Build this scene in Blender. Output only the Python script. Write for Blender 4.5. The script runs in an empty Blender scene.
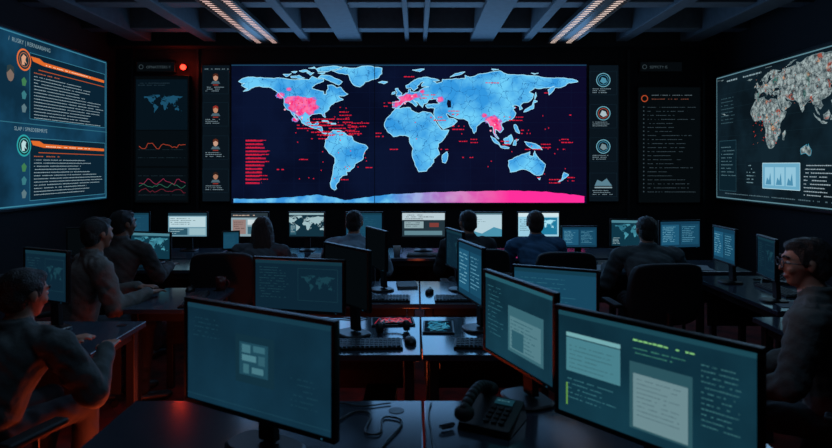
import bpy, bmesh, math, random
import numpy as np
from mathutils import Vector, Matrix
random.seed(7)
S=bpy.context.scene; COL=S.collection
S.view_settings.view_transform='Standard'
H=1.7;F=600.;X0=416.;Y0=165.
R=math.radians
def lin(h):
    h=h.lstrip('#'); c=[int(h[i:i+2],16)/255 for i in (0,2,4)]
    return tuple((x/12.92 if x<=.04045 else ((x+.055)/1.055)**2.4) for x in c)+(1,)
_m={}
def em(hexc,st=1.0):
    k=('e',hexc,st)
    if k in _m: return _m[k]
    m=bpy.data.materials.new('glow_'+hexc[1:]); m.use_nodes=True; nt=m.node_tree; nt.nodes.clear()
    o=nt.nodes.new('ShaderNodeOutputMaterial'); e=nt.nodes.new('ShaderNodeEmission')
    e.inputs[0].default_value=lin(hexc); e.inputs[1].default_value=st
    nt.links.new(e.outputs[0],o.inputs[0]); _m[k]=m; return m
def em_noise(name,c1,c2,scale=20,st=1.0,border=None,bscale=6,bw=.03,grad=None,lo=.4,hi=.6,bk=.65,patch=None):
    m=bpy.data.materials.new(name); m.use_nodes=True; nt=m.node_tree; nt.nodes.clear(); N=nt.nodes.new; L=nt.links.new
    o=N('ShaderNodeOutputMaterial'); e=N('ShaderNodeEmission'); tc=N('ShaderNodeTexCoord')
    n=N('ShaderNodeTexNoise'); n.inputs['Scale'].default_value=scale; n.inputs['Detail'].default_value=6
    L(tc.outputs['Object'],n.inputs['Vector'])
    r=N('ShaderNodeValToRGB'); r.color_ramp.elements[0].position=lo; r.color_ramp.elements[1].position=hi
    r.color_ramp.elements[0].color=lin(c1); r.color_ramp.elements[1].color=lin(c2)
    L(n.outputs['Fac'],r.inputs[0]); out=r.outputs[0]
    for j,(pc,ps,pt) in enumerate(patch or ()):
        pn=N('ShaderNodeTexNoise'); pn.inputs['Scale'].default_value=ps; pn.inputs['Detail'].default_value=5
        mp=N('ShaderNodeMapping'); mp.inputs['Location'].default_value=(j*7.3+2,3,j*4.1); L(tc.outputs['Object'],mp.inputs[0]); L(mp.outputs[0],pn.inputs['Vector'])
        gt=N('ShaderNodeMapRange'); gt.inputs[1].default_value=pt; gt.inputs[2].default_value=pt+.05; L(pn.outputs['Fac'],gt.inputs[0])
        mx=N('ShaderNodeMix'); mx.data_type='RGBA'; L(gt.outputs[0],mx.inputs[0]); L(out,mx.inputs[6]); mx.inputs[7].default_value=lin(pc); out=mx.outputs[2]
    if grad:
        sx=N('ShaderNodeSeparateXYZ'); L(tc.outputs['Object'],sx.inputs[0])
        mr=N('ShaderNodeMapRange'); mr.inputs[1].default_value=grad[1]; mr.inputs[2].default_value=grad[2]
        L(sx.outputs[0],mr.inputs[0])
        mx=N('ShaderNodeMix'); mx.data_type='RGBA'; L(mr.outputs[0],mx.inputs[0]); L(out,mx.inputs[6]); mx.inputs[7].default_value=lin(grad[0]); out=mx.outputs[2]
    if border:
        nn=N('ShaderNodeTexNoise'); nn.inputs['Scale'].default_value=bscale*1.5; nn.inputs['Detail'].default_value=4; L(tc.outputs['Object'],nn.inputs['Vector'])
        va=N('ShaderNodeVectorMath'); va.operation='SCALE'; va.inputs[3].default_value=.9/bscale; L(nn.outputs['Color'],va.inputs[0])
        vb=N('ShaderNodeVectorMath'); vb.operation='ADD'; L(tc.outputs['Object'],vb.inputs[0]); L(va.outputs[0],vb.inputs[1])
        v=N('ShaderNodeTexVoronoi'); v.feature='DISTANCE_TO_EDGE'; v.inputs['Scale'].default_value=bscale; L(vb.outputs[0],v.inputs['Vector'])
        lt=N('ShaderNodeMath'); lt.operation='LESS_THAN'; lt.inputs[1].default_value=bw; L(v.outputs['Distance'],lt.inputs[0])
        ml=N('ShaderNodeMath'); ml.operation='MULTIPLY'; ml.inputs[1].default_value=bk; L(lt.outputs[0],ml.inputs[0])
        mx=N('ShaderNodeMix'); mx.data_type='RGBA'; L(ml.outputs[0],mx.inputs[0]); L(out,mx.inputs[6]); mx.inputs[7].default_value=lin(border); out=mx.outputs[2]
    L(out,e.inputs[0]); e.inputs[1].default_value=st; L(e.outputs[0],o.inputs[0]); return m
def pbr(name,c,rough=.6,metal=0.,var=.25,scale=12,bump=.0,bscale=60,c2=None,ior=None):
    k=('p',name)
    if k in _m: return _m[k]
    m=bpy.data.materials.new(name); m.use_nodes=True; nt=m.node_tree; N=nt.nodes.new; L=nt.links.new
    b=nt.nodes['Principled BSDF']; b.inputs['Roughness'].default_value=rough; b.inputs['Metallic'].default_value=metal
    if ior: b.inputs['IOR'].default_value=ior
    tc=N('ShaderNodeTexCoord'); n=N('ShaderNodeTexNoise'); n.inputs['Scale'].default_value=scale; n.inputs['Detail'].default_value=5
    L(tc.outputs['Object'],n.inputs['Vector'])
    r=N('ShaderNodeValToRGB'); a=lin(c); q=lin(c2) if c2 else tuple(x*(1-var) for x in a[:3])+(1,)
    r.color_ramp.elements[0].position=.35; r.color_ramp.elements[1].position=.65
    r.color_ramp.elements[0].color=q; r.color_ramp.elements[1].color=a
    L(n.outputs['Fac'],r.inputs[0]); L(r.outputs[0],b.inputs['Base Color'])
    if bump:
        n2=N('ShaderNodeTexNoise'); n2.inputs['Scale'].default_value=bscale; n2.inputs['Detail'].default_value=4; L(tc.outputs['Object'],n2.inputs['Vector'])
        bp=N('ShaderNodeBump'); bp.inputs['Strength'].default_value=bump; bp.inputs['Distance'].default_value=.02
        L(n2.outputs['Fac'],bp.inputs['Height']); L(bp.outputs[0],b.inputs['Normal'])
    _m[k]=m; return m
# ---------- mesh helpers
class MB:
    def __init__(s): s.bm=bmesh.new()
    def _x(s,vs,M): bmesh.ops.transform(s.bm,matrix=M,verts=vs)
    def box(s,c,sz,rot=(0,0,0)):
        r=bmesh.ops.create_cube(s.bm,size=1)['verts']
        M=Matrix.Translation(c)@Matrix.Rotation(rot[2],4,'Z')@Matrix.Rotation(rot[1],4,'Y')@Matrix.Rotation(rot[0],4,'X')@Matrix.Diagonal((sz[0],sz[1],sz[2],1))
        s._x(r,M); return s
    def bb(s,x0,x1,y0,y1,z0,z1): return s.box(((x0+x1)/2,(y0+y1)/2,(z0+z1)/2),(x1-x0,y1-y0,z1-z0))
    def tube(s,a,b,r1,r2=None,seg=14):
        a=Vector(a);b=Vector(b);d=b-a
        if r2 is None:r2=r1
        r=bmesh.ops.create_cone(s.bm,cap_ends=True,segments=seg,radius1=r1,radius2=r2,depth=d.length)['verts']
        M=Matrix.Translation((a+b)/2)@d.to_track_quat('Z','Y').to_matrix().to_4x4(); s._x(r,M); return s
    def path(s,pts,r,seg=8):
        for a,b in zip(pts[:-1],pts[1:]): s.tube(a,b,r,r,seg)
        for p in pts[1:-1]: s.ball(p,(r,r,r),8,6)
        return s
    def ball(s,c,r,u=20,v=14,rot=None):
        q=bmesh.ops.create_uvsphere(s.bm,u_segments=u,v_segments=v,radius=1)['verts']
        M=Matrix.Translation(c)
        if rot: M=M@rot
        s._x(q,M@Matrix.Diagonal((r[0],r[1],r[2],1))); return s
    def hull(s,pts):
        vs=[s.bm.verts.new(p) for p in pts]; g=bmesh.ops.convex_hull(s.bm,input=vs)
        return s
    def build(s,name,mat,parent=None,bevel=0,smooth=False,loc=None,seg=2):
        bmesh.ops.recalc_face_normals(s.bm,faces=s.bm.faces)
        me=bpy.data.meshes.new(name); s.bm.to_mesh(me); s.bm.free()
        me.materials.append(mat); o=bpy.data.objects.new(name,me); COL.objects.link(o)
        if parent: o.parent=parent
        if loc: o.location=loc
        if smooth:
            for p in me.polygons:p.use_smooth=True
        if bevel:
            b=o.modifiers.new('bevel','BEVEL'); b.width=bevel; b.segments=seg; b.limit_method='ANGLE'; b.angle_limit=R(40)
        return o
def thing(name,label,cat,loc=(0,0,0),rz=0,group=None):
    o=bpy.data.objects.new(name,None); COL.objects.link(o); o.location=loc; o.rotation_euler=(0,0,rz); o.empty_display_size=.1
    o['label']=label;o['category']=cat
    if group:o['group']=group
    return o
def struct(o): o['kind']='structure'; return o
# ---------- flat display drawing
_g={}
def glyphs(body):
    if body in _g: return _g[body]
    c=bpy.data.curves.new('t','FONT'); c.body=body; c.resolution_u=2; o=bpy.data.objects.new('t',c); COL.objects.link(o)
    bpy.context.view_layer.update(); dg=bpy.context.evaluated_depsgraph_get(); me=o.evaluated_get(dg).to_mesh()
    r=([(v.co.x,v.co.y) for v in me.vertices],[tuple(p.vertices) for p in me.polygons])
    bpy.data.objects.remove(o); bpy.data.curves.remove(c); _g[body]=r; return r
class Disp:
    def __init__(s): s.v=[];s.f=[];s.mi=[];s.ms=[]
    def mm(s,m):
        if isinstance(m,str): m=em(m)
        if m not in s.ms: s.ms.append(m)
        return s.ms.index(m)
    def poly(s,pts,m,l=1):
        b=len(s.v); s.v+=[(p[0],-l*.0012,p[1]) for p in pts]
        a=sum(pts[i][0]*pts[(i+1)%len(pts)][1]-pts[(i+1)%len(pts)][0]*pts[i][1] for i in range(len(pts)))
        ix=list(range(b,b+len(pts)))
        s.f.append(ix if a>0 else ix[::-1]); s.mi.append(s.mm(m))
    def rect(s,x0,y0,x1,y1,m,l=1): s.poly([(x0,y0),(x1,y0),(x1,y1),(x0,y1)],m,l)
    def line(s,p,q,w,m,l=2):
        d=Vector((q[0]-p[0],q[1]-p[1])); 
        if d.length<1e-6:return
        n=Vector((-d.y,d.x)).normalized()*w/2
        s.poly([(p[0]+n.x,p[1]+n.y),(p[0]-n.x,p[1]-n.y),(q[0]-n.x,q[1]-n.y),(q[0]+n.x,q[1]+n.y)],m,l)
    def outline(s,pts,w,m,l=3):
        for a,b in zip(pts,pts[1:]+pts[:1]): s.line(a,b,w,m,l)
    def frame(s,x0,y0,x1,y1,w,m,l=2):
        s.line((x0,y0),(x1,y0),w,m,l);s.line((x0,y1),(x1,y1),w,m,l);s.line((x0,y0),(x0,y1),w,m,l);s.line((x1,y0),(x1,y1),w,m,l)
    def circ(s,x,y,r,m,l=2,n=20,ry=None):
        ry=ry or r; s.poly([(x+r*math.cos(2*math.pi*i/n),y+ry*math.sin(2*math.pi*i/n)) for i in range(n)],m,l)
    def ring(s,x,y,r,w,m,l=2,n=24):
        p=[(x+r*math.cos(2*math.pi*i/n),y+r*math.sin(2*math.pi*i/n)) for i in range(n+1)]
        for a,b in zip(p[:-1],p[1:]): s.line(a,b,w,m,l)
    def text(s,body,x,y,size,m,l=3):
        vs,fs=glyphs(body); b=len(s.v); k=s.mm(m)
        s.v+=[(x+p[0]*size,-l*.0012,y+p[1]*size) for p in vs]
        for f in fs: s.f.append([b+i for i in f]); s.mi.append(k)
    def words(s,x,y,w,h,m,l=3,dens=.85):
        e=x+w
        while x<e:
            q=random.uniform(.8,3.2)*h
            if random.random()<dens: s.rect(x,y,min(x+q,e),y+h*random.uniform(.75,1.05),m,l)
            x+=q+h*.55
    def para(s,x,y,w,n,h,gap,m,l=3,dens=.85):
        for i in range(n): s.words(x,y-i*gap,w*random.uniform(.6,1),h,m,l,dens)
    def build(s,name,parent,loc=None):
        me=bpy.data.meshes.new(name); me.from_pydata(s.v,[],s.f)
        for m in s.ms: me.materials.append(m)
        me.polygons.foreach_set('material_index',s.mi); me.update()
        o=bpy.data.objects.new(name,me); COL.objects.link(o); o.parent=parent
        if loc:o.location=loc
        return o
# ---------- world map
NA=[(-168,66),(-162,70),(-156,71),(-141,70),(-128,70),(-115,68),(-108,68),(-98,68),(-94,72),(-88,69),(-82,69),(-82,66),(-88,64),(-94,60),(-94,58),(-88,56.5),(-82,55),(-82,52),(-79,51.5),(-79,55),(-77,58),(-78,62),(-72,62),(-68,59),(-64,60),(-61,56),(-56,52),(-60,50),(-66,50),(-65,48),(-61,46),(-66,44),(-70,43),(-71,41.5),(-74,40),(-76,37),(-76,35),(-81,31),(-80,26),(-82,27),(-84,30),(-89,30),(-94,29.5),(-97,27),(-97,22),(-94,18),(-91,18.5),(-90,21),(-87,21),(-88,16),(-84,15.5),(-83,11),(-80,9),(-78,8.5),(-80,7.5),(-83,8.5),(-86,12),(-92,14),(-97,16),(-105,20),(-106,23),(-110,28.5),(-114,31),(-112.5,28),(-109.8,23),(-112,25.5),(-115,29),(-117,33),(-121,35),(-124,40),(-124,47),(-128,51),(-133,56),(-138,59),(-146,61),(-151,60),(-156,57),(-163,55),(-158,58),(-162,60),(-165,62),(-161,64),(-166,65)]
SA=[(-77,8),(-72,12),(-62,10.5),(-57,6),(-52,5),(-50,0),(-44,-3),(-37,-5),(-35,-8),(-39,-14),(-40,-20),(-45,-23.5),(-48.5,-26),(-50,-30),(-54,-34),(-58,-34.5),(-57,-38),(-62,-39),(-65,-42),(-66,-46),(-69,-50),(-68,-53),(-70,-55),(-74,-52),(-75,-47),(-73,-40),(-71.5,-30),(-70,-19),(-76,-14),(-81,-6),(-80,-2),(-80,1),(-77,4)]
AF=[(-17,15),(-17,21),(-13,27),(-9,32),(-6,35.5),(0,36),(10,37),(11,34),(19,30.5),(23,32.5),(32,31),(35,27),(37,21),(43,12),(51,12),(47,4),(40,-3),(39,-8),(41,-15),(35,-20),(35,-24),(32,-28),(27,-34),(19,-34.5),(15,-27),(12,-17),(13,-9),(9,-1),(9,4),(4,6),(-4,5),(-8,4.5),(-13,9)]
EU=[(-9,37),(-9,43),(-2,43.5),(-1,46),(-4,48.5),(2,50.5),(5,53),(8,54),(8,57),(10.5,57.5),(10,54.5),(14,54),(19,54.5),(21,57),(24,59),(30,60),(22,60.5),(22,63),(25,65.5),(22,65.5),(17,61),(18,59),(14,55.5),(11,59),(6,58.5),(5,61.5),(12,66),(17,69),(26,71),(33,69.5),(41,67),(34,66.5),(38,64),(44,66),(44,68.5),(54,68.5),(60,69),(68,69),(68,73),(73,71),(80,73),(88,75),(98,77),(105,78),(113,74),(127,73.5),(140,72.5),(160,70),(170,70),(180,69),(188,66),(178,64.5),(171,60),(163,59),(162,56),(157,51),(156,57),(163,61),(155,59),(142,59),(136,54),(141,52),(140,48),(135,43),(130,42.5),(127,39.5),(129,36),(126,34.5),(126,38),(121,40),(118,38.5),(122,37),(119,35),(122,31),(120,26),(116,23),(110,21),(106,20),(109,13),(105,9),(102,12),(100,13),(100,8),(104,2),(101,4),(98,9),(97,16),(94,16),(91,22),(87,21.5),(80,15),(80,11),(77.5,8),(73,17),(72,21),(67,24.5),(57,26),(50,30),(48,30),(51,25),(56,25),(60,22),(55,17),(45,13),(42,16),(39,21),(35,28),(35,32),(36,36.5),(28,36.5),(26,39),(29,41),(41,41.5),(38,44.5),(39,47),(33,46),(30,46),(28,42),(24,41),(23,37),(20,40),(19,42),(13,45.5),(18,40.5),(16,38),(12,42),(8,44),(3,42.5),(0,39),(-2,37),(-5,36)]
ISL=[[(-73,78),(-60,82),(-35,83.5),(-20,81),(-20,75),(-24,70),(-38,65.5),(-43,60),(-50,62),(-54,68),(-56,74),(-68,76)],
[(-85,73),(-78,73),(-68,69),(-62,66),(-66,62),(-72,65),(-76,67),(-88,70)],[(-90,80),(-75,83),(-62,82),(-78,77),(-88,77)],[(-117,72),(-108,73),(-102,70),(-108,69),(-116,70)],[(-125,74),(-116,75),(-122,71.5)],[(-100,76),(-92,76),(-96,73)],
[(12,79),(25,80),(20,77)],[(52,71),(58,75),(68,77),(60,73)],[(-24,65),(-20,66.5),(-14,65.5),(-18,63.5)],
[(-5,50),(1,51),(1,53),(-2,56),(-3,58.5),(-6,58),(-4,54)],[(-10,52),(-6,52.5),(-6,55),(-9,54)],[(-84,22),(-78,22.5),(-74,20),(-78,20)],[(-74,19.8),(-69,19.5),(-69,18.3),(-74,18.4)],
[(44,-16),(49,-12),(50,-16),(47,-25),(44,-24)],[(130,32),(136,34),(141,36),(141,42),(145,44),(141,45.5),(139,39),(132,35)],[(142,46),(144,50),(143,54),(142,50)],
[(120,18),(122,18),(126,8),(122,10)],[(109,2),(117,7),(119,1),(116,-4),(110,-3)],[(95,5.5),(104,-2),(106,-6),(101,-3)],[(105,-6),(115,-7.5),(114,-8.8),(106,-7.5)],[(119,-5),(120,0),(125,1.5),(122,-1),(122,-5)],
[(131,-1),(138,-2),(147,-6),(150,-10),(143,-9),(138,-8),(133,-4)],
[(-108,78),(-100,79),(-96,77),(-104,76.5)],[(-116,77),(-110,77.5),(-112,75.5)],[(-98,81),(-92,82.5),(-90,80.5)],[(-88,75.5),(-80,76),(-82,74.5)],[(96,80),(104,79.5),(98,78.5)],[(138,75.5),(146,75.5),(142,74)],
[(114,-22),(122,-18),(129,-15),(137,-12),(136,-16),(140,-17.5),(142,-11),(146,-19),(153,-26),(152,-32),(150,-37.5),(144,-38.5),(138,-35),(132,-32),(124,-33),(116,-35),(114,-28)],
[(145,-41),(148,-41),(147,-43.5)],[(173,-35),(178,-38),(175,-41),(167,-46),(171,-42)]]
USA=[(-124,48),(-112,50),(-100,48),(-93,49),(-88,46),(-90,41),(-86,38),(-90,34),(-92,30),(-97,28),(-101,32),(-105,29),(-110,32),(-117,33),(-121,36),(-119,40),(-124,42)]
EUP=[(-9,37),(-8.5,43),(-2,43.5),(-1,46),(-4,48.5),(2,50.5),(6,53),(14,52),(20,54),(21,49),(14,46),(8,44),(3,42.5),(0,39),(-5,36.2)]
SEA=[(90,26),(98,29),(104,25),(108,19),(106,18),(108,13),(105,9),(100,13),(100,8),(103,2),(98,9),(97,16),(94,16),(91,22)]
def rough(p,amp=.07,it=2,seed=3):
    rr=random.Random(seed)
    for _ in range(it):
        q=[]
        for i in range(len(p)):
            a=p[i];b=p[(i+1)%len(p)]; d=(b[0]-a[0],b[1]-a[1]); k=rr.uniform(-amp,amp)
            q+=[a,((a[0]+b[0])/2-d[1]*k,(a[1]+b[1])/2+d[0]*k)]
        p=q
    return p
def world_map(D,f,land,pink=None,l=2,it=2,edge=None,ew=.008,halo=None):
    for i,p in enumerate([NA,SA,AF,EU]+ISL):
        q=[f(*q) for q in rough(p,.09,it,i)]; D.poly(q,land,l)
        if edge: D.outline(q,ew,edge,l+3)
    if pink:
        for i,p in enumerate([USA,EUP,SEA]):
            cx_=sum(a for a,b in p)/len(p); cy_=sum(b for a,b in p)/len(p); s=(.9,.85,.82)[i]
            if halo: D.poly([f(*q) for q in rough(p,.2,it,i+9)],halo,l+1)
            D.poly([f(*q) for q in rough([(cx_+(a-cx_)*s,cy_+(b-cy_)*s) for a,b in p],.22,it+1,i)],pink,l+2)
# ================= materials
M_wall=pbr('dark_wall_paint','#0b1217',.85,var=.3,scale=3)
M_ceil=pbr('ceiling_paint','#12191e',.8,var=.2)
M_beam=pbr('beam_paint','#4a5660',.7,var=.2)
M_floor=pbr('red_carpet','#7a2016',.9,c2='#32100c',scale=5,bump=.5,bscale=300)
M_desk=pbr('desk_laminate','#3a4552',.14,var=.2,scale=5,ior=1.8)
M_deskleg=pbr('desk_frame_paint','#181d22',.5)
M_black=pbr('black_plastic','#0b0d0f',.38,var=.15)
M_blackr=pbr('matte_black_plastic','#0f1214',.6,var=.15)
M_metal=pbr('dark_metal','#4a5157',.35,metal=.9)
M_chair=pbr('chair_fabric','#111418',.75,bump=.3,bscale=200)
M_key=pbr('key_plastic','#232a30',.5)
M_paper=pbr('white_paper','#8a9094',.8,var=.06)
M_land=em_noise('map_land','#3398e0','#6cccf8',2.4,1,border='#175f9e',bscale=7,bw=.014,bk=.85)
M_pink=em_noise('map_alert_land','#f8307a','#ff74a8',12,1,border='#c878d0',bscale=13,bw=.03)
M_halo=em_noise('map_alert_fringe','#6f8fe0','#c060b8',12,1)
M_ocean=em_noise('map_ocean','#070d24','#0a1430',1.2,1,grad=('#0c0b28',-.5,2.6))
M_ant=em_noise('map_ice','#3a94dc','#6cc4f2',5,1,grad=('#ff2f9c',-.3,1.5))
M_landw=em_noise('map_land_pale','#3f4f55','#a6b6b6',14,1,border='#0e1c24',bscale=15,bw=.05,lo=.36,hi=.62,patch=(('#9a5044',6,.6),('#c09070',9,.63),('#3f706a',4,.62)))
M_landt=em_noise('map_land_teal','#2c6c80','#4d9cae',9,1)
# ================= room
YF=9.0; XW=4.5; ZC=3.5; ZT=4.3
def room(name,x0,x1,y0,y1,z0,z1,mat,bevel=0): return struct(MB().bb(x0,x1,y0,y1,z0,z1).build(name,mat,bevel=bevel))
room('floor',-XW-.1,XW+.1,-2,YF+.1,-.1,0,M_floor)
room('ceiling',-XW-.1,XW+.1,-2,YF+.1,ZT,ZT+.1,M_ceil)
room('wall_front',-XW-.1,XW+.1,YF,YF+.1,0,ZT,M_wall)
room('wall_left',-XW-.1,-XW,-2,YF,0,ZT,M_wall)
room('wall_right',XW,XW+.1,-2,YF,0,ZT,M_wall)
room('wall_back',-XW-.1,XW+.1,-2.1,-2,0,ZT,M_wall)
room('baseboard_front',-XW,XW,YF-.02,YF,0,.1,M_deskleg)
room('baseboard_left',-XW,-XW+.02,-2,YF-.02,0,.1,M_deskleg)
room('baseboard_right',XW-.02,XW,-2,YF-.02,0,.1,M_deskleg)
n=1
for x,w in ((-4.0,.3),(-3.0,.18),(-1.6,.12),(-.95,.34),(-.13,.06),(.13,.06),(.95,.34),(1.6,.12),(3.0,.18),(4.0,.3)):
    room('trim_%d'%n,x-w/2,x+w/2,-2,YF-.25,ZC,ZT,M_beam,.012); n+=1
for x in (-1.3,-.5,.5,1.3,-3.55,3.55):
    room('trim_%d'%n,x-.02,x+.02,-2,YF-.25,ZC+.3,ZC+.34,M_beam); n+=1
for y,z in ((1.0,.04),(3.0,.04),(5.0,.04),(6.9,.04),(8.2,.04)):
    room('trim_%d'%n,-XW,XW,y-.12,y+.12,ZC+z,ZT-.001,M_beam,.012); n+=1
room('trim_%d'%n,-XW,XW,YF-.25,YF,ZC-.06,ZT,M_wall); n+=1
for px in (133,198,628,703):
    x=(px-X0)*YF/F; room('trim_%d'%n,x-.02,x+.02,YF-.03,YF,.1,ZC-.06,M_deskleg); n+=1
# ================= wall displays
def wall_disp(label,cx,cy,cz,rz,w,h,D,name='wall_display',fr=.03,dep=.06):
    t=thing(name,label,'screen',(cx,cy,cz),rz)
    b=MB(); b.bb(-w/2-fr,w/2+fr,.004,dep,-h/2-fr,h/2+fr)
    for s in (-1,1):
        b.bb(-w/2-fr,w/2+fr,-.014,.004,s*(h/2+fr/2)-fr/2,s*(h/2+fr/2)+fr/2)
        b.bb(s*(w/2+fr/2)-fr/2,s*(w/2+fr/2)+fr/2,-.014,.004,-h/2,h/2)
    b.build('frame',M_black,t,.004)
    D.build('screen',t); return t
def fp(cx,cz): return lambda px,py:((px-X0)*YF/F-cx,H+(Y0-py)*YF/F-cz)
# --- main map
cx=(409-X0)*YF/F; cz=H+(Y0-134)*YF/F; w=352*YF/F; h=138*YF/F
D=Disp(); D.rect(-w/2,-h/2,w/2,h/2,M_ocean,0); f=fp(cx,cz)
def clampm(p): return (max(-w/2+.01,min(w/2-.01,p[0])),max(-h/2+.01,min(h/2-.01,p[1])))
world_map(D,lambda lo,la:clampm(f(401+.935*lo-(4 if lo<-140 else 0),141-.89*la)),M_land,M_pink,2,2,em('#a4e2fa'),.009,M_halo)
D.poly([f(401+.93*a,141-.89*b) for a,b in rough([(50,46),(53,45),(54,37),(50,37),(49,42)],.1)],M_ocean,5)
AC=[(235,198.5),(262,199),(290,197),(318,194.5),(334,197),(346,200),(362,197.5),(392,194),(430,192),(470,191),(510,190.5),(545,191.5),(565,193.5),(583,196)]
ant=[(235,202.5)]
for (xa,ya),(xb,yb) in zip(AC[:-1],AC[1:]):
    for j in range(8): ant.append((xa+(xb-xa)*j/8,ya+(yb-ya)*j/8+random.uniform(-.35,.35)))
ant+=[(583,196),(583,202.5)]
D.poly([clampm(f(*p)) for p in ant],M_ant,2)
RD=em('#d8203c')
def redtext(px,py,wd,n,gap=3.2,m=RD):
    x,y=f(px,py); D.para(x,y,wd*YF/F,n,.016,gap*YF/F,m,6,.8)
redtext(247,141,24,13,3.5)
for i in range(13):
    a=f(247,143-2+i*3.5); D.rect(a[0],a[1]-.012,a[0]+.2+.12*random.random(),a[1]+.012,em('#b81c40') ,3)
for (px,py,wd,k) in ((308,120,30,3),(318,126,42,4),(340,113,14,2),(352,124,22,2),(384,104,12,2),(420,96,20,2),(404,78,16,1),(430,118,18,2),(452,127,14,2),(470,140,10,2),(438,150,14,1),(462,158,12,1),(500,142,16,2),(520,131,12,2),(548,180,14,2),(560,116,10,1),(556,150,8,1),(300,160,12,1),(278,170,8,1),(366,168,10,1),(340,180,10,1),(485,84,14,1),(540,94,12,1),(566,178,10,2),(330,120,30,2),(312,133,24,3),(540,145,14,2),(524,150,18,1),(390,150,10,1),(376,134,12,2),(346,128,20,3),(298,126,20,2),(448,112,16,2),(508,118,16,2),(560,140,12,2),(456,142,12,1),(536,178,8,1)):
    redtext(px,py,wd,k)
for i in range(60):
    px=random.choice([random.uniform(296,372),random.uniform(415,575)]); py=random.uniform(100,185)
    a=f(px,py); D.circ(a[0],a[1],.009,RD,6,6)
for px,py in ((291,104),(286,110),(298,112),(303,118),(412,97),(405,104),(494,125),(490,131),(498,120)):
    a=f(px,py); D.circ(a[0],a[1],.014,em('#ffb0c8'),7,10)
for (px,py,r) in ((300,114,.05),(296,120,.04),(440,100,.045),(489,121,.06),(484,116,.035),(281,96,.05),(306,100,.04),(290,90,.03),(312,108,.035),(422,92,.03)):
    a=f(px,py)
    for rr_,mm_,ll in ((r*1.4,M_halo,3),(r,M_pink,4)): D.poly(rough([(a[0]+rr_*math.cos(q),a[1]+rr_*math.sin(q)*.7) for q in [i*math.pi/4 for i in range(8)]],.25,2,int(px)),mm_,ll)
for i in range(9):
    y=f(0,78+i*15)[1]; D.line((-w/2,y),(w/2,y),.003,em('#0d1838'),1)
for i in range(14):
    x=f(245+i*25,0)[0]; D.line((x,-h/2),(x,h/2),.003,em('#0d1838'),1)
D.line((f(375,0)[0],-h/2),(f(375,0)[0],h/2),.01,em('#050812'),8)
D.line((-w/2,h/2-.015),(w/2,h/2-.015),.012,em('#1f4a66'),4)
wall_disp('giant world map video wall with blue continents and pink alert zones',cx,YF-.07,cz,0,w,h,D,'video_wall',.02,.07)
# --- narrow panels
def narrow(px0,px1,py0,py1,label,fn,bg='#0a141c'):
    cx=((px0+px1)/2-X0)*YF/F; cz=H+(Y0-(py0+py1)/2)*YF/F; w=(px1-px0)*YF/F;h=(py1-py0)*YF/F
    D=Disp(); D.rect(-w/2,-h/2,w/2,h/2,em(bg),0); fn(D,fp(cx,cz),w,h)
    return wall_disp(label,cx,YF-.06,cz,0,w,h,D,fr=.014,dep=.06)
def n_left(D,f,w,h):
    for i,py in enumerate((81,113,146,179)):
        x,y=f(217,py); D.circ(x,y+.045,.036,em(('#c09078','#b88468','#c49a84','#a87860')[i]),3,16,.052)
        D.poly([(x-.04,y+.05),(x-.036,y+.09),(x,y+.108),(x+.036,y+.09),(x+.04,y+.05),(x,y+.075)],em(('#4a2418','#8c2c24','#5a2a1c','#2c1c18')[i]),4)
        D.poly([(x-.07,y-.05),(x-.045,y-.01),(x+.045,y-.01),(x+.07,y-.05)],em('#48606c'),3)
        D.rect(x-.04,y-.075,x+.04,y-.06,em('#8c3028'),4)
        D.para(x-.15,y-.105,.3,3,.009,.028,em('#7a909a'),3); D.frame(x-.19,y-.2,x+.19,y+.15,.003,em('#152a36'),2)
    D.words(f(206,70)[0],f(206,70)[1],.36,.01,em('#6f848c'),3)
narrow(204,231,66,201,'narrow wall panel of four portrait icons left of the map',n_left)
def n_right(D,f,w,h):
    for i,py in enumerate((82,115,148,183)):
        x,y=f(602,py)
        if i<3:
            D.ring(x,y+.02,.1,.012,em('#6aa8ba'),3); D.ring(x,y+.02,.072,.008,em('#3c88a8' if i!=1 else '#b05040'),3)
            D.poly([(x-.05,y),(x-.02,y+.065),(x+.035,y+.045),(x+.055,y-.01),(x,y-.035)],em(('#4a8ca4','#a8bcc4','#708890')[i]),4)
        else:
            D.poly([(x-.13,y-.04),(x-.09,y+.05),(x-.02,y+.02),(x+.05,y+.07),(x+.13,y-.04)],em('#5a8090'),3); D.rect(x-.13,y-.075,x+.13,y-.055,em('#8098a0'),3)
        D.para(x-.16,y-.115,.32,3,.009,.028,em('#7a909a'),3); D.frame(x-.2,y-.2,x+.2,y+.15,.003,em('#152a36'),2)
narrow(588,617,66,201,'narrow wall panel of round emblems right of the map',n_right)
def s_left(D,f,w,h):
    D.rect(*f(138,130),*f(189,80),em('#06131c'),1); D.rect(*f(138,166),*f(189,131),em('#060d12'),1); D.rect(*f(138,200),*f(189,168),em('#060d12'),1)
    D.para(*f(140,84),.5,2,.009,.03,em('#243640'),3)
    world_map(D,lambda lo,la:f(164+lo*.11,106-la*.13),em('#1a4c66'),None,2,0)
    for k,(yb,c) in enumerate(((146,'#a8402c'),(182,'#8c2848'),(190,'#6a2030'),(186,'#2c6450'))):
        p=[f(141+i*2.2,yb+2*math.sin(i*.9+k)+random.uniform(-1.6,1.6)) for i in range(22)]
        for a,b in zip(p[:-1],p[1:]): D.line(a,b,.008,em(c),4)
    for py in (150,158,176,195): D.words(*f(140,py),.7,.008,em('#1c2c34'),3)
narrow(137,190,77,202,'dim wall panel with small map and coloured line charts',s_left,'#04080b')
def hl(D,f,w,h):
    D.ring(*f(143,67.5),.03,.006,em('#3c4a50'),3); D.text('OPNATITERS Y',*f(148,69),.055,em('#3a474d'))
narrow(139,176,63,72,'small dim header strip above the left chart panel',hl,'#05090c')
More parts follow.
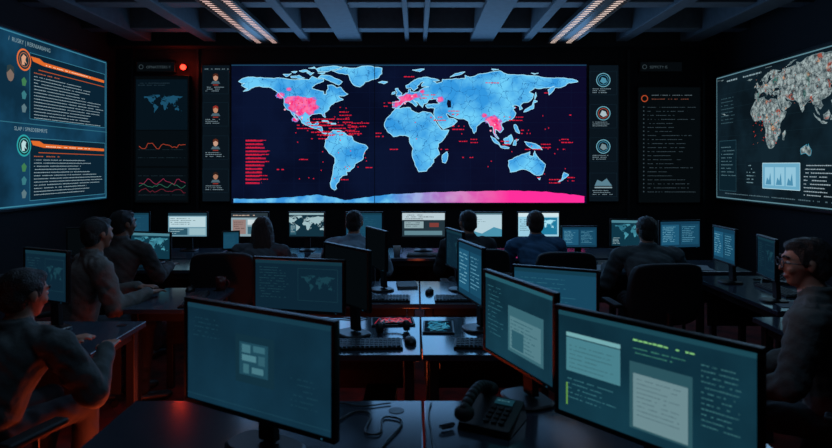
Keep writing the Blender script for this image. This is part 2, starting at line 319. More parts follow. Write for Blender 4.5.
def hr(D,f,w,h):
    D.ring(*f(643,67.5),.03,.006,em('#3c4a50'),3); D.text('SEPFCTY IS',*f(648,69),.055,em('#3a474d'))
narrow(639,680,63,72,'small dim header strip above the right text panel',hr,'#05090c')
def s_right(D,f,w,h):
    x,y=f(643,99); D.ring(x,y,.045,.014,em('#b04828'),3); D.words(*f(650,100),.55,.013,em('#6a3c30'),3); D.words(*f(650,96),.6,.009,em('#5a6a72'),3)
    for i in range(22):
        py=108+i*4; D.words(*f(646,py),random.uniform(.3,.72),.009,em('#36444b'),3,.8)
        D.rect(*f(641.5,py),*f(642.7,py-1.2),em('#36444b'),3)
narrow(637,698,88,202,'dim wall panel listing text under an orange round icon',s_right,'#050a0d')
# --- left wall screen
Ya,Yb=5.8,8.6; Yc=(Ya+Yb)/2; zc=2.2; w=Yb-Ya; h=1.96
def LU(px,py):
    Y=2700/(X0-px); return (Y-Yc,H+(Y0-py)*Y/F-zc)
D=Disp(); D.rect(-w/2,-h/2,w/2,h/2,em_noise('left_screen_ground','#0d2c40','#15425e',1.5),0)
D.frame(-w/2+.02,-h/2+.02,w/2-.02,h/2-.02,.014,em('#3a7f98'),2)
D.line((-w/2,-.03),(w/2,-.03),.01,em('#2f6c80'),2)
for (yt,yb) in ((h/2-.16,.0),(-.16,-h/2+.04)):
    D.rect(LU(24,0)[0],yb+.03,w/2-.05,yt-.03,em('#0a2232'),1)
    D.frame(LU(24,0)[0],yb+.03,w/2-.05,yt-.03,.007,em('#3a7f98'),2)
D.text('/  RUSRY | RERNIARIANG',LU(2,0)[0],h/2-.12,.068,em('#7f9ca6'))
D.text('SLAP / SPREDEBIMRYE',LU(8,0)[0],-.115,.062,em('#7f9ca6'))
xl=LU(27,0)[0]; xr=w/2-.08
for yo,ic in ((.70,0),(-.27,1)):
    D.poly([(xl-.04,yo+.05),(xl+.12,yo+.05),(xl+.2,yo+.02),(xr,yo+.0),(xr,yo-.035),(xl+.2,yo-.025),(xl,yo+.0)],em('#e06c2c'),4)
    D.line((xl+.1,yo-.085),(xr,yo-.09),.009,em('#b85426'),4)
    D.words(xl+.24,yo-.016,(xr-xl)*.62,.012,em('#ffd0b0'),5)
    D.para(xl+.02,yo-.175,xr-xl-.02,14 if ic==0 else 12,.009,.037,em('#90a8b0'),3,.95)
    D.words(xl+.02,yo-.135,.5,.012,em('#a85a3c'),3)
    x,y=LU(18,0)[0],yo-.01
    D.circ(x,y,.125,em('#e0703a' if ic==0 else '#2aa0a4'),3,28); D.circ(x,y,.105,em('#143038'),4,28); D.ring(x,y,.08,.01,em('#a8664a' if ic==0 else '#58c0bc'),5)
    D.poly([(x-.04,y-.06),(x-.05,y+.02),(x-.015,y+.06),(x+.035,y+.04),(x+.02,y+.0),(x+.045,y-.04),(x,y-.02),(x+.01,y-.06)],em('#d8a080' if ic==0 else '#b8dcdc'),5)
    for j in range(3):
        yy=y-.25-j*.15
        if yy<(-h/2+.1): continue
        D.poly([(x-.03,yy-.045),(x-.045,yy+.02),(x,yy+.055),(x+.045,yy+.015),(x+.02,yy-.045)],em(('#3f7c50','#387880','#5c7880')[j]),4)
    x2=LU(4,0)[0]
    if ic==0: D.circ(x2,yo-.2,.06,em('#7c6a60'),4,20,.085); D.poly([(x2-.06,yo-.2),(x2-.055,yo-.12),(x2,yo-.1),(x2+.055,yo-.12),(x2+.06,yo-.2),(x2,yo-.15)],em('#2c3c40'),5)
    D.para(-w/2+.08,yo-.42,.45,6,.012,.05,em('#55808c'),3)
wall_disp('large left wall screen with two orange banners and white text',-XW+.065,Yc,zc,R(90),w,h,D)
# --- right wall screen
Ya,Yb=5.8,8.86; Yc2=(Ya+Yb)/2; zc2=2.1; w=Yb-Ya; h=1.78
def RU(px,py):
    Y=2700/(px-X0); return (Yc2-Y,H+(Y0-py)*Y/F-zc2)
D=Disp(); D.rect(-w/2,-h/2,w/2,h/2,em_noise('right_screen_ground','#0a151c','#11232d',1.5),0)
D.frame(-w/2+.02,-h/2+.02,w/2-.02,h/2-.02,.014,em('#5c8490'),2)
def rm(lo,la): return (max(-w/2+.05,min(w/2-.03,-.42+lo*.0112)),max(-h/2+.05,min(h/2-.06,.13+la*.0092)))
for i,p in enumerate([AF,EU]+ISL[6:-3]):
    q=[rm(*q) for q in rough(p,.12,2,i)]; D.poly(q,M_landw,2); D.outline(q,.005,em('#6f858a'),3)
rr=random.Random(5)
for i in range(60):
    a=rm(rr.uniform(-12,40),rr.uniform(-30,12)); s=rr.uniform(.006,.016)
    D.poly([(a[0]-s,a[1]),(a[0],a[1]+s),(a[0]+s,a[1]-s*.4)],em(('#b83a30','#b88068','#1f6c80')[i%3 if i%2 else 0]),4)
for i in range(260):
    a=rm(rr.uniform(-8,110),rr.uniform(15,72)); s=rr.uniform(.005,.013)
    D.rect(a[0],a[1],a[0]+s,a[1]+s*.7,em(('#c8d2d2','#182a32','#7f9498','#a86450')[i%4 if i%5 else 1]),4)
D.rect(*RU(724,190),*RU(741,140),em('#0c202a'),2); D.frame(*RU(724,190),*RU(741,140),.006,em('#2a4f5c'),3)
D.para(RU(726,148)[0],RU(726,148)[1],.4,9,.012,.05,em('#4f6f7a'),4)
D.para(RU(726,100)[0],RU(726,100)[1],.4,8,.012,.05,em('#34505a'),4)
x0,y0=RU(768,188); x1,y1=RU(806,163); D.rect(x0,y0,x1,y1,em('#6aa8c4'),3); D.frame(x0,y0,x1,y1,.008,em('#b0d8e6'),4)
for k in range(3):
    xa=x0+.05+k*(x1-x0-.1)/3; D.rect(xa,y0+.04,xa+(x1-x0)/3-.06,y1-.05,em('#90c4da'),4)
    D.poly([(xa+.02,y0+.05),(xa+.05,y0+.14),(xa+.09,y0+.1),(xa+.12,y0+.2),(xa+.14,y0+.05)],em('#4a8cac'),5)
ax,ay=RU(812,150); q=[(ax+(p[0]-133)*.005,ay+(p[1]+25)*.005) for p in ISL[-3]]; D.poly(q,M_landw,4); D.outline(q,.006,em('#2f8ca8'),5)
D.rect(*RU(751,162),*RU(766,186),em('#0e1d26'),2)
D.para(RU(752,166)[0],RU(752,166)[1],.2,6,.013,.045,em('#6a8a94'),5)
D.para(RU(810,166)[0],RU(810,166)[1],.55,9,.012,.042,em('#94a8b0'),5)
D.words(RU(730,0)[0],h/2-.11,.9,.022,em('#8098a0'),5); D.words(RU(730,0)[0],-h/2+.08,2.4,.014,em('#4a626c'),5)
for i in range(7): D.line((-w/2+.1,-h/2+.3+i*.2),(w/2-.05,-h/2+.3+i*.2),.003,em('#142831'),1)
wall_disp('large right wall screen with pale speckled map and blue inset',XW-.065,Yc2,zc2,R(-90),w,h,D)
# ================= ceiling lights and beacon
M_tubeL=em('#ffd2c8',1.4); M_tubeR=em('#ffe2d4',1.4); M_louv=pbr('louvre_metal','#43484b',.35,metal=.6)
def troffer(x,label,mt):
    t=thing('ceiling_light',label,'light',(x,7.55,ZC-.03))
    b=MB(); b.bb(-.2,.2,-1.2,1.2,.03,.05)
    for s in (-1,1): b.bb(s*.195-.006,s*.195+.006,-1.2,1.2,-.004,.03); b.bb(-.19,.19,s*1.19-.01,s*1.19+.01,-.004,.03)
    b.bb(-.04,.04,-1.2,1.2,-.004,.03); b.bb(-.02,.02,-.68,-.62,.05,.069); b.bb(-.02,.02,.62,.68,.05,.069)
    b.build('housing',M_louv,t)
    for s in (-1,1): MB().bb(s*.115-.032,s*.115+.032,-1.17,1.17,.0,.012).build('diffuser',mt,t)
    b=MB()
    for i in range(30):
        y=-1.17+i*2.34/29; b.bb(-.19,.19,y-.024,y+.024,-.003,-.0005)
    b.build('louvre',M_black,t)
troffer(-2.17,'long louvred ceiling light with pinkish strips above the left aisle',M_tubeL)
troffer(2.1,'long louvred ceiling light with warm strips above the right aisle',M_tubeR)
bx,bz=(185-X0)*YF/F,H+(Y0-68)*YF/F
t=thing('warning_light','small glowing red warning lamp on the front wall','light',(bx,YF-.03,bz))
MB().tube((0,.03,0),(0,-.03,0),.04,.036,24).build('mount',M_black,t,.004)
MB().ball((0,-.045,0),(.04,.05,.04)).build('lens',em('#ff2418',10),t,smooth=True)
# ================= desks
TOP=.75
def desk(x0,x1,y0,y1,label,group=None,panel=None):
    cx,cy=(x0+x1)/2,(y0+y1)/2; w=x1-x0;d=y1-y0
    t=thing('desk',label,'desk',(cx,cy,0),0,group)
    MB().bb(-w/2,w/2,-d/2,d/2,TOP-.032,TOP).build('tabletop',M_desk,t,.004)
    for sx in (-1,1):
        for sy in (-1,1):
            x=sx*(w/2-.06);y=sy*(d/2-.06)
            MB().bb(x-.025,x+.025,y-.025,y+.025,0.0,TOP-.033).build('leg',M_deskleg,t,.004)
    b=MB(); b.bb(-w/2+.09,w/2-.09,-d/2+.05,-d/2+.08,TOP-.09,TOP-.034); b.bb(-w/2+.09,w/2-.09,d/2-.08,d/2-.05,TOP-.09,TOP-.034)
    for s in (-1,1): b.bb(s*(w/2-.06)-.015,s*(w/2-.06)+.015,-d/2+.09,d/2-.09,TOP-.09,TOP-.034)
    b.build('frame',M_deskleg,t)
    MB().bb(-w/2+.1,w/2-.1,d/2-.115,d/2-.1,.35,TOP-.1).build('modesty_panel',M_blackr,t)
    MB().tube((w/2-.1,d/2-.1,TOP-.005),(w/2-.1,d/2-.1,TOP+.002),.03,.03,20).build('cable_grommet',M_black,t)
    return t
SE=.028
desk(-1.13,SE-.004,1.35,2.42,'nearest desk left of the central seam, under the big left monitor')
desk(SE+.004,1.2,1.35,2.42,'nearest desk right of the central seam, carrying the telephone')
desk(-1.0,SE-.004,3.0,3.75,'middle bench desk left of the central seam')
desk(SE+.004,1.1,3.0,3.75,'middle bench desk right of the central seam')
desk(-.95,SE-.004,4.1,4.9,'third bench desk back, left of the central seam')
desk(SE+.004,.95,4.1,4.9,'third bench desk back, right of the central seam')
desk(-3.5,-2.1,6.12,6.87,'far row desk nearest the left wall screen')
desk(-2.06,-.66,6.12,6.87,'far row desk in front of the long-haired operator')
desk(-.62,.84,6.12,6.87,'far row desk below the middle of the world map')
desk(.88,2.3,6.12,6.87,'far row desk in front of the operator in blue')
desk(-3.2,-1.64,3.02,3.65,'desk where the nearest left operator rests a hand')
desk(-1.93,-1.4,3.95,4.64,'cluttered desk reached by the operator in grey-brown shirt')
desk(-3.3,-1.75,5.42,6.04,'desk at left carrying the teal angled monitor')
desk(1.5,3.0,5.35,6.0,'desk at right carrying the twin blue monitors')
desk(2.35,3.2,3.9,5.15,'right side desk carrying the two monitors seen edge-on')
desk(2.1,3.0,2.95,3.75,'empty desk beyond the operator with glasses')
# ================= monitors
def content(D,w,h,style,sd):
    rr=random.Random(sd); st=random.getstate(); random.seed(sd)
    L,Rr,B,T=-w/2,w/2,-h/2,h/2
    if style=='table':
        D.rect(L,B,Rr,T,em('#6f9aac'),0); D.rect(L,T-.12*h,Rr,T,em('#1d3c4a'),1); D.rect(L+.03*w,B+.4*h,Rr-.03*w,T-.16*h,em('#b8d4dc'),1)
        D.para(L+.06*w,T-.25*h,.8*w,4,.025*h,.08*h,em('#45626c'),2); D.rect(L+.03*w,B+.06*h,L+.5*w,B+.35*h,em('#2b5668'),1); D.para(L+.06*w,B+.28*h,.35*w,3,.025*h,.08*h,em('#a8ccd4'),2); D.rect(L+.55*w,B+.06*h,Rr-.03*w,B+.35*h,em('#96bac4'),1)
    elif style=='news':
        D.rect(L,B,Rr,T,em('#8ba6b0'),0); D.rect(L,T-.2*h,Rr,T,em('#27343c'),1); D.words(L+.05*w,T-.12*h,.6*w,.04*h,em('#b8a090'),2)
        D.rect(L+.04*w,B+.1*h,L+.4*w,T-.28*h,em('#947c78'),1); D.rect(L+.45*w,B+.5*h,Rr-.05*w,T-.28*h,em('#c8d6da'),1); D.rect(L+.45*w,B+.1*h,Rr-.05*w,B+.42*h,em('#3d6676'),1); D.para(L+.07*w,T-.4*h,.3*w,4,.025*h,.09*h,em('#4a3430'),2)
    elif style=='satmap':
        D.rect(L,B,Rr,T,em('#12303e'),0); D.rect(L,T-.08*h,Rr,T,em('#8fb0b8'),1)
        world_map(D,lambda lo,la:(max(L,min(Rr,-.05*w+lo/260*w)),max(B,min(T-.1*h,-.05*h+la/190*h))),em('#9fbcc2'),None,2,0)
        D.rect(L+.03*w,B+.08*h,L+.2*w,B+.5*h,em('#2c5868'),3); D.para(L+.05*w,B+.43*h,.13*w,4,.022*h,.08*h,em('#b8d0d4'),4)
    elif style=='redreport':
        D.rect(L,B,Rr,T,em('#22333c'),0); D.rect(L,T-.3*h,Rr,T,em('#b8ccd4'),1); D.para(L+.06*w,T-.1*h,.7*w,3,.03*h,.08*h,em('#3c4a50'),2)
        D.rect(L+.05*w,B+.35*h,L+.5*w,T-.36*h,em('#8fa8ae'),1); D.rect(L+.64*w,B+.4*h,Rr-.14*w,T-.42*h,em('#7c3c38'),1); D.rect(L+.05*w,B+.06*h,Rr-.06*w,B+.24*h,em('#5f8490'),1); D.para(L+.08*w,T-.43*h,.36*w,3,.025*h,.07*h,em('#2c3c44'),2)
    elif style=='bright':
        D.rect(L,B,Rr,T,em('#b4d0da'),0); D.rect(L,T-.07*h,Rr,T,em('#50727e'),1); D.poly([(L,B),(L+.3*w,B+.22*h),(0,B+.12*h),(Rr-.2*w,B+.4*h),(Rr,B+.3*h),(Rr,B)],em('#4a92ac'),1)
        D.para(L+.1*w,T-.2*h,.5*w,4,.022*h,.09*h,em('#6f8f98'),2)
    elif style=='cyanmap':
        D.rect(L,B,Rr,T,em('#9acce0'),0); D.rect(L,T-.16*h,Rr,T,em('#d0e6ec'),1); D.rect(L+.3*w,B+.08*h,Rr-.04*w,T-.2*h,em('#1f7ca0'),1)
        world_map(D,lambda lo,la:(.13*w+lo/620*w,-.02*h+la/330*h),em('#a8e4f4'),None,2,0); D.para(L+.04*w,T-.3*h,.22*w,6,.025*h,.09*h,em('#35525c'),2)
    elif style=='map':
        D.rect(L,B,Rr,T,em('#0e3444'),0); world_map(D,lambda lo,la:(lo/400*w,la/230*h),M_landt,None,1,0)
        D.rect(L,T-.1*h,Rr,T,em('#4a8090'),2); D.para(L+.03*w,B+.3*h,.2*w,5,.02*h,.055*h,em('#9cc0c8'),3)
    elif style=='teal':
        D.rect(L,B,Rr,T,em('#16445c'),0); D.rect(L,T-.08*h,Rr,T,em('#12394a'),1); D.para(L+.06*w,T-.2*h,.8*w,8,.014*h,.09*h,em('#2a6478'),2,.6)
    elif style=='blue':
        D.rect(L,B,Rr,T,em('#123a52'),0); D.rect(L+.03*w,B+.1*h,L+.47*w,T-.12*h,em('#1d5674'),1); D.rect(L+.52*w,B+.1*h,Rr-.03*w,T-.12*h,em('#174862'),1)
        D.para(L+.06*w,T-.22*h,.36*w,9,.02*h,.07*h,em('#6fb0c8'),2); D.para(L+.55*w,T-.22*h,.36*w,9,.02*h,.07*h,em('#5a9ab4'),2)
    elif style=='dim':
        D.rect(L,B,Rr,T,em('#0c2433'),0); D.rect(L,T-.07*h,Rr,T,em('#12323f'),1)
        D.para(L+.05*w,T-.16*h,.35*w,12,.014*h,.055*h,em('#1c3f4b'),2,.7); D.frame(L+.5*w,B+.2*h,Rr-.05*w,T-.15*h,.002,em('#183a46'),2)
        world_map(D,lambda lo,la:(.22*w+lo/900*w,.02*h+la/420*h),em('#173c49'),None,2,0)
    elif style=='portrait':
        D.rect(L,B,Rr,T,em_noise('near_left_screen_ground','#0c2635','#123548',3,lo=.3,hi=.7),0)
        D.rect(L,T-.05*h,Rr,T,em('#143848'),1); D.line((L,B+.06*h),(Rr,B+.06*h),.0015,em('#1d4656'),2)
        D.rect(-.13*w,-.2*h,.14*w,.27*h,em('#112f3d'),1)
        D.rect(-.1*w,-.12*h,.1*w,.2*h,em('#1d4656'),2)
        for (a,b,c,d,q) in ((-.08,.1,-.02,.18,'#3f707d'),(.0,.12,.08,.18,'#356573'),(-.08,.02,.02,.08,'#4a7c88'),(.035,.0,.08,.09,'#2f5c6a'),(-.07,-.1,-.03,-.01,'#386874'),(-.01,-.09,.07,-.03,'#457682')): D.rect(a*w,b*h,c*w,d*h,em(q),3)
        D.para(L+.05*w,T-.15*h,.22*w,5,.009*h,.045*h,em('#183e4d'),2,.6); D.para(.25*w,-.05*h,.2*w,6,.009*h,.05*h,em('#183e4d'),2,.6)
    elif style=='window':
        D.rect(L,B,Rr,T,em_noise('angled_screen_ground','#0c2734','#153c4c',3,lo=.3,hi=.7),0); D.rect(L,T-.05*h,Rr,T,em('#245866'),1)
        D.rect(-.12*w,-.36*h,.38*w,.2*h,em('#376470'),1); D.rect(-.09*w,-.32*h,.35*w,.08*h,em('#527d87'),2); D.para(-.07*w,.03*h,.38*w,8,.011*h,.045*h,em('#2c5864'),3)
        D.rect(-.05*w,-.3*h,.12*w,-.08*h,em('#2a5866'),4)
        D.para(L+.05*w,T-.15*h,.26*w,12,.01*h,.055*h,em('#2f6472'),2,.8)
    elif style=='panels':
        D.rect(L,B,Rr,T,em_noise('near_right_screen_ground','#0b2633','#133a49',3,lo=.3,hi=.7),0)
        D.rect(L,T-.045*h,Rr,T,em('#1a4552'),1)
        D.rect(L+.05*w,B+.42*h,L+.37*w,T-.25*h,em('#48808c'),1); D.rect(L+.05*w,T-.24*h,L+.37*w,T-.2*h,em('#72aab0'),1); D.para(L+.07*w,T-.33*h,.27*w,6,.009*h,.042*h,em('#356069'),2)
        D.words(L+.44*w,T-.13*h,.3*w,.016*h,em('#7fc47c'),2)
        D.para(L+.44*w,T-.2*h,.3*w,2,.009*h,.04*h,em('#3f8270'),2)
        D.rect(L+.42*w,B+.08*h,L+.73*w,T-.32*h,em('#2a525c'),1); D.rect(L+.44*w,B+.1*h,L+.71*w,T-.42*h,em('#6b8a90'),2); D.para(L+.46*w,T-.47*h,.23*w,9,.009*h,.04*h,em('#4d6a72'),3)
        D.para(L+.77*w,T-.2*h,.18*w,12,.009*h,.045*h,em('#3b6e74'),2,.8)
        D.para(L+.06*w,B+.34*h,.3*w,5,.009*h,.045*h,em('#386f7a'),2,.8); D.rect(L+.05*w,B+.08*h,L+.06*w,B+.3*h,em('#5f9444'),2)
    elif style=='off': D.rect(L,B,Rr,T,em('#04080b'),0)
    random.setstate(st)
mon_n=[0]
def monitor(cx,cy,rz,w,h,ztop,style,label,group=None,desk_z=TOP):
    mon_n[0]+=1
    t=thing('monitor',label,'monitor',(cx,cy,desk_z+.001),rz,group); zc=ztop-h/2-desk_z; bz=.014 if w<.52 else .016
    b=MB(); b.bb(-w/2,w/2,.002,.02,zc-h/2,zc+h/2)
    for s in (-1,1):
        b.bb(-w/2,w/2,-.006,.002,zc+s*(h/2-bz/2)-bz/2,zc+s*(h/2-bz/2)+bz/2)
        b.bb(s*(w/2-bz/2)-bz/2,s*(w/2-bz/2)+bz/2,-.006,.002,zc-h/2+bz,zc+h/2-bz)
    q=lambda a,y:[(-w*a,y,zc-h*a),(w*a,y,zc-h*a),(w*a,y,zc+h*a),(-w*a,y,zc+h*a)]
    b.hull(q(.46,.018)+q(.26,.05)); b.build('housing',M_black,t,.003)
    D=Disp(); content(D,w-2*bz,h-2*bz,style,mon_n[0]*11); D.build('screen',t,(0,.0,zc))
    b=MB(); b.hull([(x,y,z) for x,y,z in ((-.035,.055,.02),(.035,.055,.02),(-.035,.085,.02),(.035,.085,.02),(-.03,.045,zc),(.03,.045,zc),(-.03,.065,zc),(.03,.065,zc))]); b.build('neck',M_blackr,t,.004)
    b=MB(); pts=[]
    for i in range(20):
        a=2*math.pi*i/20; x,y=.5*w*.42*math.copysign(abs(math.cos(a))**.6,math.cos(a)),.085*math.copysign(abs(math.sin(a))**.6,math.sin(a))+.05
        pts+=[(x,y,0),(x,y,.008),(x*.93,.05+(y-.05)*.9,.014)]
    b.hull(pts); b.build('base',M_black,t)
    MB().box((w/2-.05,-.007,zc-h/2+bz/2),(.005,.002,.003)).build('power_light',em('#1f5068'),t)
    return t
def monLR(pl,dl,pr,dr,ztop,h,style,label,dz=TOP):
    A=Vector(((pl-X0)*dl/F,dl)); B=Vector(((pr-X0)*dr/F,dr)); v=B-A; c=(A+B)/2
    return monitor(c.x,c.y,math.atan2(v.y,v.x),v.length,h,ztop,style,label,None,dz)
monLR(185,2.14,336,1.80,1.23,.37,'portrait','large near-left monitor with small pale block on dark teal screen')
monLR(555,2.05,764,1.55,1.225,.37,'panels','large near-right monitor with pale panels and green heading')
monLR(484,2.66,556,2.15,1.24,.36,'window','tall-looking angled monitor left of the near-right monitor')
monLR(512,3.32,599,3.12,1.15,.29,'teal','teal monitor peeking above the angled near monitor')
monLR(253,3.35,345,3.22,1.19,.30,'dim','dim teal monitor directly behind the large near-left monitor')
monLR(324,3.52,369,3.15,1.25,.33,'off','black monitor turned sideways beside the dim teal monitor')
monLR(458,3.66,483,3.25,1.25,.33,'blue','narrow-looking turned blue monitor right of the central seam')
monLR(366,4.72,386,4.35,1.22,.3,'off','thin dark monitor turned edge-on left of the central aisle')
monLR(446,4.72,463,4.38,1.21,.3,'dim','slim turned monitor on the third bench right of seam')
FR='far row monitors'
YM=6.6
for pl,pr,y,st,lb in ((117,150,212,'teal','small dark teal monitor at the left end of far row'),
 (167,208,212,'table','pale table-filled monitor second in the far row'),
 (230,269,212,'news','pale monitor with reddish picture just above the long-haired operator'),
 (288,325,212,'satmap','dark monitor with pale map, left of the light-blue operator'),
 (345,383,212,'teal','plain teal monitor behind the operator in light blue shirt'),
 (401,446,212,'redreport','dark monitor with red block at the centre of the far row'),
 (461,503,212,'bright','bright pale monitor behind the dark-haired operator right of centre'),
 (517,560,212,'cyanmap','bright monitor with cyan map behind the operator in blue'),
 (556,595,226,'blue','low blue monitor at the right end of the far row')):
    xa,xb=(pl-X0)*YM/F,(pr-X0)*YM/F
    if y==226: ym=6.3; xa,xb=(561-X0)*ym/F,(598-X0)*ym/F; monitor((xa+xb)/2,ym,0,xb-xa,.235,1.06,st,lb,FR)
    else: monitor((xa+xb)/2,YM,0,xb-xa,.285,1.185,st,lb,FR)
monLR(610,5.7,655,5.62,1.19,.27,'map','left of the twin blue monitors, before the grey-shirted operator')
monLR(659,5.62,701,5.7,1.18,.27,'blue','right of the twin blue monitors at the right desk')
monLR(713,5.02,736,4.65,1.2,.29,'blue','blue monitor turned left at back of right side desk')
monLR(757,4.35,776,4.02,1.2,.29,'dim','dim monitor turned left at front of right side desk')
monLR(130,5.8,171,5.7,1.06,.27,'map','teal angled monitor in front of the two left operators')
monLR(66,5.72,98,5.86,1.1,.27,'off','dark monitor behind the heads of the left operators')
monLR(24,3.5,68,3.34,1.22,.3,'dim','dim monitor on the desk beyond the nearest left operator')
monLR(222,6.35,240,6.41,1.0,.2,'teal','tiny teal monitor beside the long-haired operator')
# ================= small objects
def keyboard(x,y,rz,label,z=TOP,w=.44,d=.14):
    t=thing('keyboard',label,'keyboard',(x,y,z+.001),rz)
    b=MB(); b.hull([(sx*w/2,sy*d/2,z0) for sx in (-1,1) for sy in (-1,1) for z0 in (0,)]+[(sx*w/2*.99,-d/2*.97,.012) for sx in (-1,1)]+[(sx*w/2*.99,d/2*.97,.02) for sx in (-1,1)])
    b.build('body',M_black,t,.002)
    b=MB()
    for r in range(5):
        for c in range(18):
            b.box((-w/2+.022+c*(w-.044)/17,-d/2+.02+r*.025,.0155+r*.0016),(.019,.019,.008))
    b.build('keys',M_key,t)
def mouse(x,y,rz,label):
    t=thing('mouse',label,'computer mouse',(x,y,TOP+.001),rz)
    b=MB(); b.ball((0,0,.006),(.032,.056,.03)); bmesh.ops.bisect_plane(b.bm,geom=b.bm.verts[:]+b.bm.edges[:]+b.bm.faces[:],plane_co=(0,0,0),plane_no=(0,0,-1),clear_outer=True)
    b.build('body',M_black,t,smooth=True)
    MB().tube((-.004,.03,.032),(.004,.03,.032),.008).build('wheel',M_metal,t)
def cup(x,y,label,mat):
    t=thing('cup',label,'cup',(x,y,TOP+.001))
    b=MB(); n=24
    prof=[(.0,.0),(.033,.0),(.04,.1),(.037,.1),(.031,.005),(0,.005)]
    rings=[[b.bm.verts.new((max(r,1e-4)*math.cos(2*math.pi*i/n),max(r,1e-4)*math.sin(2*math.pi*i/n),z)) for i in range(n)] for r,z in prof]
    for a,c in zip(rings[:-1],rings[1:]):
        for i in range(n): b.bm.faces.new((a[i],a[(i+1)%n],c[(i+1)%n],c[i]))
    b.build('body',mat,t,smooth=True)
    p=[(.037+.025*math.sin(a),0,.05+.03*math.cos(a)) for a in [math.pi*i/8 for i in range(9)]]
    MB().path(p,.005).build('handle',mat,t,smooth=True)
def papers(x,y,rz,label,n=3):
    t=MB()
    for i in range(n): t.box((random.uniform(-.01,.01),random.uniform(-.01,.01),.001+i*.0012),(.21,.297,.001),(0,0,random.uniform(-.15,.15)))
    o=t.build('paper_stack',M_paper); o.location=(x,y,TOP+.001); o.rotation_euler=(0,0,rz); o['label']=label;o['category']='papers'
def glint_tablet(x,y,rz,label,kind):  # added glowing panel imitating the map wall's red and blue desk reflections
    t=thing('glint_tablet',label,'glint_tablet',(x,y,TOP+.001),rz)
    MB().bb(-.13,.13,-.09,.09,0,.009).build('case',M_black,t,.004)
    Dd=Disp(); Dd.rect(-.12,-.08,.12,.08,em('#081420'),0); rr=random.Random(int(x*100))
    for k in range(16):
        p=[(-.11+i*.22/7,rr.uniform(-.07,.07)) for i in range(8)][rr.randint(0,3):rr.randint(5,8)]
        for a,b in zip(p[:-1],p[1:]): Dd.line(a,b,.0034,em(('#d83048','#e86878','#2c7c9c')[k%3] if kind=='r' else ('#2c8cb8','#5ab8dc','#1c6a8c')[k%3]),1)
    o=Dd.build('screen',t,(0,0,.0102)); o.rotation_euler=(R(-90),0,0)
def notebook(x,y,rz,label,c):
    t=thing('notebook',label,'notebook',(x,y,TOP+.001),rz)
    MB().bb(-.075,.075,-.105,.105,0,.012).build('pages',M_paper,t); b=MB(); b.bb(-.078,.078,-.108,.108,.012,.0145); b.bb(-.08,-.076,-.108,.108,0,.0145); b.build('cover',pbr('notebook_'+c[1:],c,.6),t)
keyboard(-.29,3.14,R(4),'keyboard on the middle bench left of the seam')
keyboard(.42,3.14,R(-6),'keyboard on the middle bench right of the seam')
keyboard(-.26,4.22,0,'keyboard on the third bench left of the seam')
keyboard(.35,4.22,0,'keyboard on the third bench right of the seam')
keyboard(-.66,1.62,R(-20),'keyboard in front of the large near-left monitor')
keyboard(-1.55,4.2,R(-80),'keyboard on the cluttered left desk')
keyboard(2.72,4.5,R(-92),'keyboard on the right side desk')
keyboard(.12,6.28,0,'keyboard below the centre far row monitor')
keyboard(-2.8,6.28,0,'keyboard below the pale second far row monitor')
keyboard(2.2,5.48,0,'keyboard before the twin blue monitors')
mouse(-.03,3.2,R(10),'black mouse beside the central seam of the middle bench')
mouse(.1,4.45,R(-10),'black mouse on the third bench beside the seam')
mouse(-.3,1.72,R(-20),'black mouse near the large near-left monitor')
mouse(-1.7,4.52,0,'black mouse on the cluttered left desk')
mouse(.5,6.3,0,'black mouse right of the centre far row keyboard')
cup(-1.48,4.55,'dark red mug on the cluttered left desk',pbr('mug_red','#5a1c18',.3))
cup(2.98,4.45,'pale mug on the right side desk',pbr('mug_pale','#8a9296',.3))
cup(-.2,6.3,'white cup on the far desk under the map',pbr('mug_white','#a0a4a6',.3))
cup(1.25,6.3,'dark blue cup on the far desk before the operator in blue',pbr('mug_blue','#22405a',.3))
cup(.72,4.7,'black cup at the right end of the third bench',pbr('mug_black','#16191c',.3))
papers(2.7,3.25,R(20),'papers on the empty right desk')
papers(-.72,4.4,R(5),'papers on the third bench left of the seam',2)
papers(-1.0,6.3,R(5),'papers on the far desk beside the long-haired operator',2)
papers(2.6,5.55,R(-12),'papers right of the keyboard at the twin monitors',2)
papers(2.6,4.08,R(80),'papers at the near end of the right side desk',2)
papers(-2.2,3.3,R(12),'papers under the hands of the nearest left operator',2)
papers(1.75,5.55,R(8),'papers left of the keyboard at the twin monitors',2)
papers(.7,4.4,R(-12),'papers on the third bench right of the seam',2)
glint_tablet(-.14,3.62,R(5),'tablet added for red map glints left of the central seam','r')
glint_tablet(.13,3.5,R(88),'tablet added for blue map glints right of the central seam','b')
glint_tablet(-.5,4.7,R(-8),'tablet showing blue lines on the third bench behind the papers','b')
notebook(-.07,4.72,R(5),'closed dark notebook on the third bench left of seam','#2a1a1c')
notebook(.5,4.68,R(-10),'closed blue-grey notebook on the third bench right of seam','#2c3c48')
notebook(-1.0,1.75,R(30),'closed dark notebook at the left end of nearest desk','#1c2226')
notebook(2.25,3.4,R(-20),'closed brown notebook on the empty right desk','#3a2a20')
